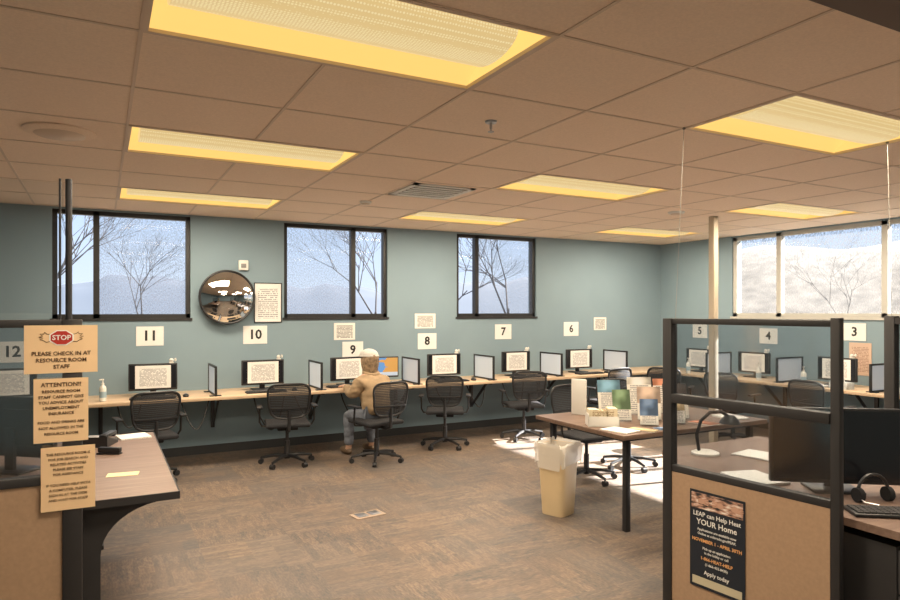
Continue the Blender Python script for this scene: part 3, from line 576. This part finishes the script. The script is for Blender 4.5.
solo('hanging_wire',wk((3.08,2.83,2.74),(2.765,2.60,1.61)),WIRE,label='thin steel cable from ceiling to partition top',cat='wire',group='hanging cables')
solo('hanging_wire',wk((4.50,2.45,2.74),(4.27,2.30,1.62)),WIRE,label='thin steel cable from ceiling to partition top',cat='wire',group='hanging cables')
# ---------------------------------------------------------------- left partition and desk
PY=3.53
fr=MB().box(-.155,-.075,PY-.035,PY+.035,0,1.61,.004).box(-1.6,-1.53,PY-.035,PY+.035,0,1.61,.004).box(-1.54,-.15,PY-.03,PY+.03,1.575,1.61,.003).box(-1.54,-.15,PY-.03,PY+.03,.86,.90,.003).box(-1.54,-.15,PY-.03,PY+.03,0,.09,.003)
inst('cubicle_partition',K(('frame',fr,CHAR),('fabric_panel',MB().box(-1.54,-.15,PY-.022,PY+.022,.09,.86),TAN),('glass_pane',MB().box(-1.54,-.15,PY-.003,PY+.003,.90,1.575),PGLASS)),(0,0,0),0,'charcoal framed partition, glass above tan fabric, signs taped on','partition')
inst('sneeze_guard',K(('guard_post',MB().cyl((-.165,PY,1.609),(-.165,PY,2.26),.005,seg=10),DMETAL),('guard_post',MB().cyl((-.13,PY,1.609),(-.13,PY,2.26),.014,seg=10),DMETAL),('clear_sheet',MB().box(-1.4,-.15,PY-.003,PY+.003,1.64,2.24),CLEAR)),(0,0,0),0,'clear acrylic sneeze guard on posts above the partition','sneeze guard')
SY=PY-.037
octo=[(.034*math.cos(R(22.5+45*k))*1.35,.034*math.sin(R(22.5+45*k))*.95) for k in range(8)]
octb=[(x*1.14,y*1.16) for x,y in octo]
def shift(p,dz): return [(x,y+dz) for x,y in p]
outl=MB()
for sx in (-1,1):
    # line-drawn open hand beside the red emblem
    outl.tube([(sx*x,-.003,z) for x,z in ((.046,.036),(.060,.032),(.070,.040),(.084,.046),(.072,.051),(.088,.058),(.074,.060),(.084,.071),(.070,.069),(.066,.078),(.058,.070),(.047,.068))],.0014,6)
sign('stop_sign_sheet',.29,.218,(-.157,SY,1.476),0,[('PLEASE CHECK IN AT',.0245,0,-.020),('RESOURCE ROOM',.0245,0,-.050),('STAFF',.0245,0,-.080)],TANP,INKB,.018,'tan paper check-in sign with a red stop emblem',
 parts=[('emblem_drawing',outl,INKB),('emblem_border',MB().prism(shift(octb,.052),'y',-.0035,-.002),INKW),('stop_emblem',MB().prism(shift(octo,.052),'y',-.0045,-.003),RED),('emblem_word',text_mesh([('STOP',.031,0,.052)],INKW,.02,y=-.006),INKW)])
sign('attention_sheet',.216,.29,(-.158,SY,1.198),0,[('ATTENTION!!',.026,0,.116),('RESOURCE ROOM',.0185,0,.086),('STAFF CANNOT GIVE',.0185,0,.061),('YOU ADVICE ABOUT',.0185,0,.036),('UNEMPLOYMENT',.0185,0,.011),('INSURANCE',.0185,0,-.014),('FOOD AND DRINKS ARE',.0165,0,-.054),('NOT ALLOWED IN THE',.0165,0,-.080),('RESOURCE ROOM',.0165,0,-.106)],TANP,INKB,.018,'tan paper sign with dark attention notice')
sign('rules_sheet',.216,.29,(-.13,SY,.885),0,[('THE RESOURCE ROOM IS',.0155,0,.112),('FOR JOB SEARCH AND',.0155,0,.089),('RELATED ACTIVITIES',.0155,0,.066),('PLEASE SEE STAFF',.0155,0,.043),('FOR ASSISTANCE',.0155,0,.020),('IF YOU NEED HELP WITH',.0155,0,-.028),('A COMPUTER, PLEASE',.0155,0,-.051),('SIGN IN AT THE DESK',.0155,0,-.074),('AND WAIT FOR STAFF',.0155,0,-.097)],TANP,INKB,.012,'tan paper sign with resource room rules')
dk2=[('desktop',MB().box(-1.5,.35,3.60,5.44,.705,.74,.006),DESKW),('edge_band',MB().box(-1.505,.356,3.594,3.60,.70,.738).box(.350,.356,3.60,5.44,.70,.738),CHAR)]
arc=[(-.08,.03),(.0,.03),(.0,.45)]+[(.30-.30*math.cos(a),.45+.235*math.sin(a)) for a in [R(90)*k/10 for k in range(1,11)]]+[(.30,.705),(-.08,.705)]
dk2.append(('support_bracket',MB().prism(arc,'y',3.66,3.70),CHAR)); dk2.append(('support_bracket',MB().prism(arc,'y',5.30,5.34),CHAR)); dk2.append(('foot',MB().box(-.1,.02,3.62,3.9,0,.03,.005),CHAR)); dk2.append(('foot',MB().box(-.1,.02,5.15,5.36,0,.03,.005),CHAR))
dk2.append(('modesty_panel',MB().box(-.09,-.075,3.70,5.30,.2,.704),CHAR))
inst('reception_desk',K(*dk2),(0,0,0),0,'grey-brown laminate desk with dark curved supports','desk')
inst('monitor',mon_kit(.52,.34,.08,OFF,False,False),(-.42,4.5,.74),R(140),'black monitor on the reception desk seen from behind','computer monitor')
inst('desk_phone',K(('phone_base',MB().prism([(-.1,0),(.1,0),(.1,.07),(-.1,.03)],'x',-.1,.1),BLACK),('handset',MB().box(-.095,-.045,-.1,.1,.06,.085,.01).box(-.095,-.045,-.1,-.05,.045,.07,.008).box(-.095,-.045,.05,.1,.06,.085,.008),BLACK),('keypad',MB().box(-.02,.08,-.06,.02,.045,.056,.002),M('grey_keypad',(.3,.3,.3),.5))),(-.02,5.08,.74),R(160),'black desk telephone on the reception desk','telephone')
solo('sticky_note',MB().box(-.08,.08,-.045,.045,0,.002),M('pale_yellow_note',(.85,.72,.42),.7),(.11,4.10,.74),R(-8),'pale yellow paper note on the desk','note')
solo('paper_stack',MB().box(-.10,.10,-.1,.1,0,.01,.001),DOCW,(.21,5.28,.74),R(10),'printed papers on the reception desk','paper stack')
inst('stapler',K(('stapler_base',MB().box(-.02,.02,-.075,.075,0,.012,.003),BLACK),('stapler_arm',MB().box(-.017,.017,-.075,.07,.012,.045,.008),BLACK)),(.05,4.72,.74),R(60),'black stapler lying on the desk','stapler')
# ---------------------------------------------------------------- person
def skin(name,verts,edges,mat,sub=2,root=0,rough=0):
    me=bpy.data.meshes.new(name); me.from_pydata([v[:3] for v in verts],edges,[]); o=bpy.data.objects.new(name,me); COL.objects.link(o)
    o.modifiers.new('s','SKIN'); 
    for i,v in enumerate(verts):
        sv=me.skin_vertices[0].data[i]; r=v[3]; sv.radius=(r,r) if not isinstance(r,tuple) else r; sv.use_root=(i==root)
    m=o.modifiers.new('u','SUBSURF'); m.levels=sub; m.render_levels=sub
    bpy.context.view_layer.update()
    r=bpy.data.meshes.new_from_object(o.evaluated_get(bpy.context.evaluated_depsgraph_get())); r.name=name
    bpy.data.objects.remove(o); r.materials.clear(); r.materials.append(mat)
    if rough:
        r.update(); ns=[v.normal.copy() for v in r.vertices]
        for v,nn in zip(r.vertices,ns):
            q=v.co; f_=noise.noise(Vector((q.x*8,q.y*8,q.z*22)))+.4*noise.noise(q*30)
            v.co=q+nn*rough*f_
    for p in r.polygons: p.use_smooth=True
    return r
SK=M('skin',(.62,.38,.27),.6,var=.04); JK=M('tan_jacket',(.37,.265,.16),.85,var=.16,vscale=14,bump=.4,bscale=60); JN=M('grey_blue_jeans',(.15,.17,.21),.9,var=.15,vscale=30)
HR=M('ash_blond_hair',(.27,.19,.115),.7,var=.5,vscale=30,bump=.7,bscale=90); SH=M('brown_shoe',(.12,.08,.05),.6)
CAPM=M('pale_knit_cap',(.60,.58,.54),.9,var=.12,vscale=60,bump=.5,bscale=120)
V=[(0,0,.52,.12),(0,.04,.68,.11),(0,.09,.86,.125),(0,.12,.97,.10),(0,.15,1.04,.055),(0,.17,1.10,.07),(0,.18,1.17,.092),(0,.175,1.23,.07)]
E=[(i,i+1) for i in range(7)]
for sx in (-1,1):
    n=len(V); V+= [(.165*sx,.12,.92,.062),(.22*sx,.20,.79,.048),(.17*sx,.44,.832,.03),(.155*sx,.50,.836,.026)]; E+=[(3,n),(n,n+1),(n+1,n+2),(n+2,n+3)]
    p=n+3
    for k,(dx,l) in enumerate(((-.028,.055),(-.01,.066),(.009,.06),(.026,.045))):
        q=len(V); bx=.155*sx+dx
        V+=[(bx,.54,.838,.0095),(bx+dx*.2,.54+l*.55,.832,.0085),(bx+dx*.25,.54+l*.95,.815,.007)]; E+=[(p,q),(q,q+1),(q+1,q+2)]
    q=len(V); V+=[((.155-.04)*sx,.505,.828,.0105),((.155-.058)*sx,.535,.822,.009)]; E+=[(p,q),(q,q+1)]
    n=len(V); V+=[(.1*sx,.02,.50,.095),(.15*sx,.40,.50,.065),(.16*sx,.38,.12,.042),(.16*sx,.40,.05,.038),(.165*sx,.52,.035,.03)]; E+=[(0,n),(n,n+1),(n+1,n+2),(n+2,n+3),(n+3,n+4)]
bodym=skin('body',V,E,SK)
jv=[(0,-.02,.50,.17),(0,.01,.64,.185),(0,.05,.80,.19),(0,.095,.93,.155),(0,.135,1.02,.085)]; je=[(0,1),(1,2),(2,3),(3,4)]
for sx in (-1,1):
    n=len(jv); jv+=[(.165*sx,.11,.90,.095),(.205*sx,.13,.82,.088),(.225*sx,.19,.775,.076),(.20*sx,.32,.81,.058),(.172*sx,.43,.834,.042)]; je+=[(3,n),(n,n+1),(n+1,n+2),(n+2,n+3),(n+3,n+4)]
jm=skin('jacket',jv,je,JK,sub=3,rough=.014)
tv=[(0,0,.50,.14)]; te=[]
for sx in (-1,1):
    n=len(tv); tv+=[(.1*sx,.05,.505,.105),(.15*sx,.40,.50,.08),(.16*sx,.39,.30,.066),(.16*sx,.38,.10,.058)]; te+=[(0,n),(n,n+1),(n+1,n+2),(n+2,n+3)]
tm=skin('trousers',tv,te,JN,sub=3,rough=.01)
def hairfn(q):
    if q.z<0 and q.y<.06:
        k=min(1,-q.z/.1); q.z*=1+1.45*k; q.x*=1+.12*k; q.y=q.y*(1-.12*k)-.025*k
    if q.y>.03 and q.z<.06: q.y=.03+(q.y-.03)*.15
    n_=noise.noise(Vector((q.x*40,q.y*40,q.z*5))); w=1+.14*n_; return Vector((q.x*w,q.y*w,q.z+.012*n_))
hair=MB().sph((0,.155,1.18),(.110,.122,.108),44,hairfn)
cap=MB().sph((0,.172,1.232),(.112,.124,.080),32,lambda q:Vector((q.x,q.y,max(q.z,-.012)*(1+.02*math.sin(q.x*200)))))
cap.tube([(.113*math.cos(a),.172+.125*math.sin(a),1.226) for a in [2*math.pi*k/28 for k in range(28)]],.009,6,closed=True)
collar=MB().tube([(.085*math.cos(a),.12+.075*math.sin(a),1.02+.02*math.sin(a)) for a in [2*math.pi*k/16 for k in range(16)]],.026,8,closed=True)
shoe=[MB().sph((.16*sx,.455,.045),(.048,.13,.05),20,lambda q:Vector((q.x,q.y,max(q.z,-.045)))) for sx in (-1,1)]
face=[('nose',MB().prism([(-.012,1.135),(.012,1.135),(0,1.175)],'y',.255,.290),SK),('eye',MB().sph((-.032,.260,1.178),(.011,.008,.008),12),INKW),('eye',MB().sph((.032,.260,1.178),(.011,.008,.008),12),INKW),('mouth',MB().sph((0,.253,1.108),(.024,.006,.006),12),M('lips',(.42,.18,.15),.5)),('ear',MB().sph((-.092,.175,1.16),(.012,.02,.03),12),SK),('ear',MB().sph((.092,.175,1.16),(.012,.02,.03),12),SK)]
kitp=[('body',bodym,None,None),('jacket',jm,0,'tan jacket'),('trousers',tm,0,'grey-blue jeans')]+[(n,mb.mesh(n,mt),0,None) for n,mb,mt in [('hair',hair,HR),('cap',cap,CAPM),('jacket_collar',collar,JK),('shoe',shoe[0],SH),('shoe',shoe[1],SH)]+face]
inst('person',kitp,(2.73,6.92,0),R(10),'person in pale cap, tan jacket and jeans, seated typing','person',scale=.93)
# ---------------------------------------------------------------- light & camera
w=bpy.data.worlds.new('World'); sc.world=w; w.use_nodes=True; nt=w.node_tree; bg=nt.nodes['Background']
tc=nt.nodes.new('ShaderNodeTexCoord'); s=nt.nodes.new('ShaderNodeSeparateXYZ'); nt.links.new(tc.outputs['Generated'],s.inputs[0])
r=nt.nodes.new('ShaderNodeValToRGB'); e=r.color_ramp.elements; e[0].position=0; e[0].color=(.70,.79,.91,1); e[1].position=.6; e[1].color=(.36,.54,.90,1)
k=e.new(.14); k.color=(.52,.67,.90,1)
nt.links.new(s.outputs[2],r.inputs[0]); nt.links.new(r.outputs[0],bg.inputs[0]); bg.inputs[1].default_value=1.3
S=bpy.data.lights.new('sun','SUN'); S.energy=68; S.angle=R(.9); S.color=(1,.95,.88)
o=bpy.data.objects.new('sun',S); COL.objects.link(o); o.location=(20,0,15); o.rotation_euler=Vector((-3.6,.62,-2.38)).to_track_quat('-Z','Y').to_euler()
cam=bpy.data.cameras.new('camera'); cam.sensor_width=36; cam.lens=26.4; cam.shift_y=.0122; cam.clip_end=2000; cam.clip_start=.05
o=bpy.data.objects.new('camera',cam); COL.objects.link(o); o.location=(0,0,EYE); o.rotation_euler=(R(90),0,R(-27.9)); sc.camera=o
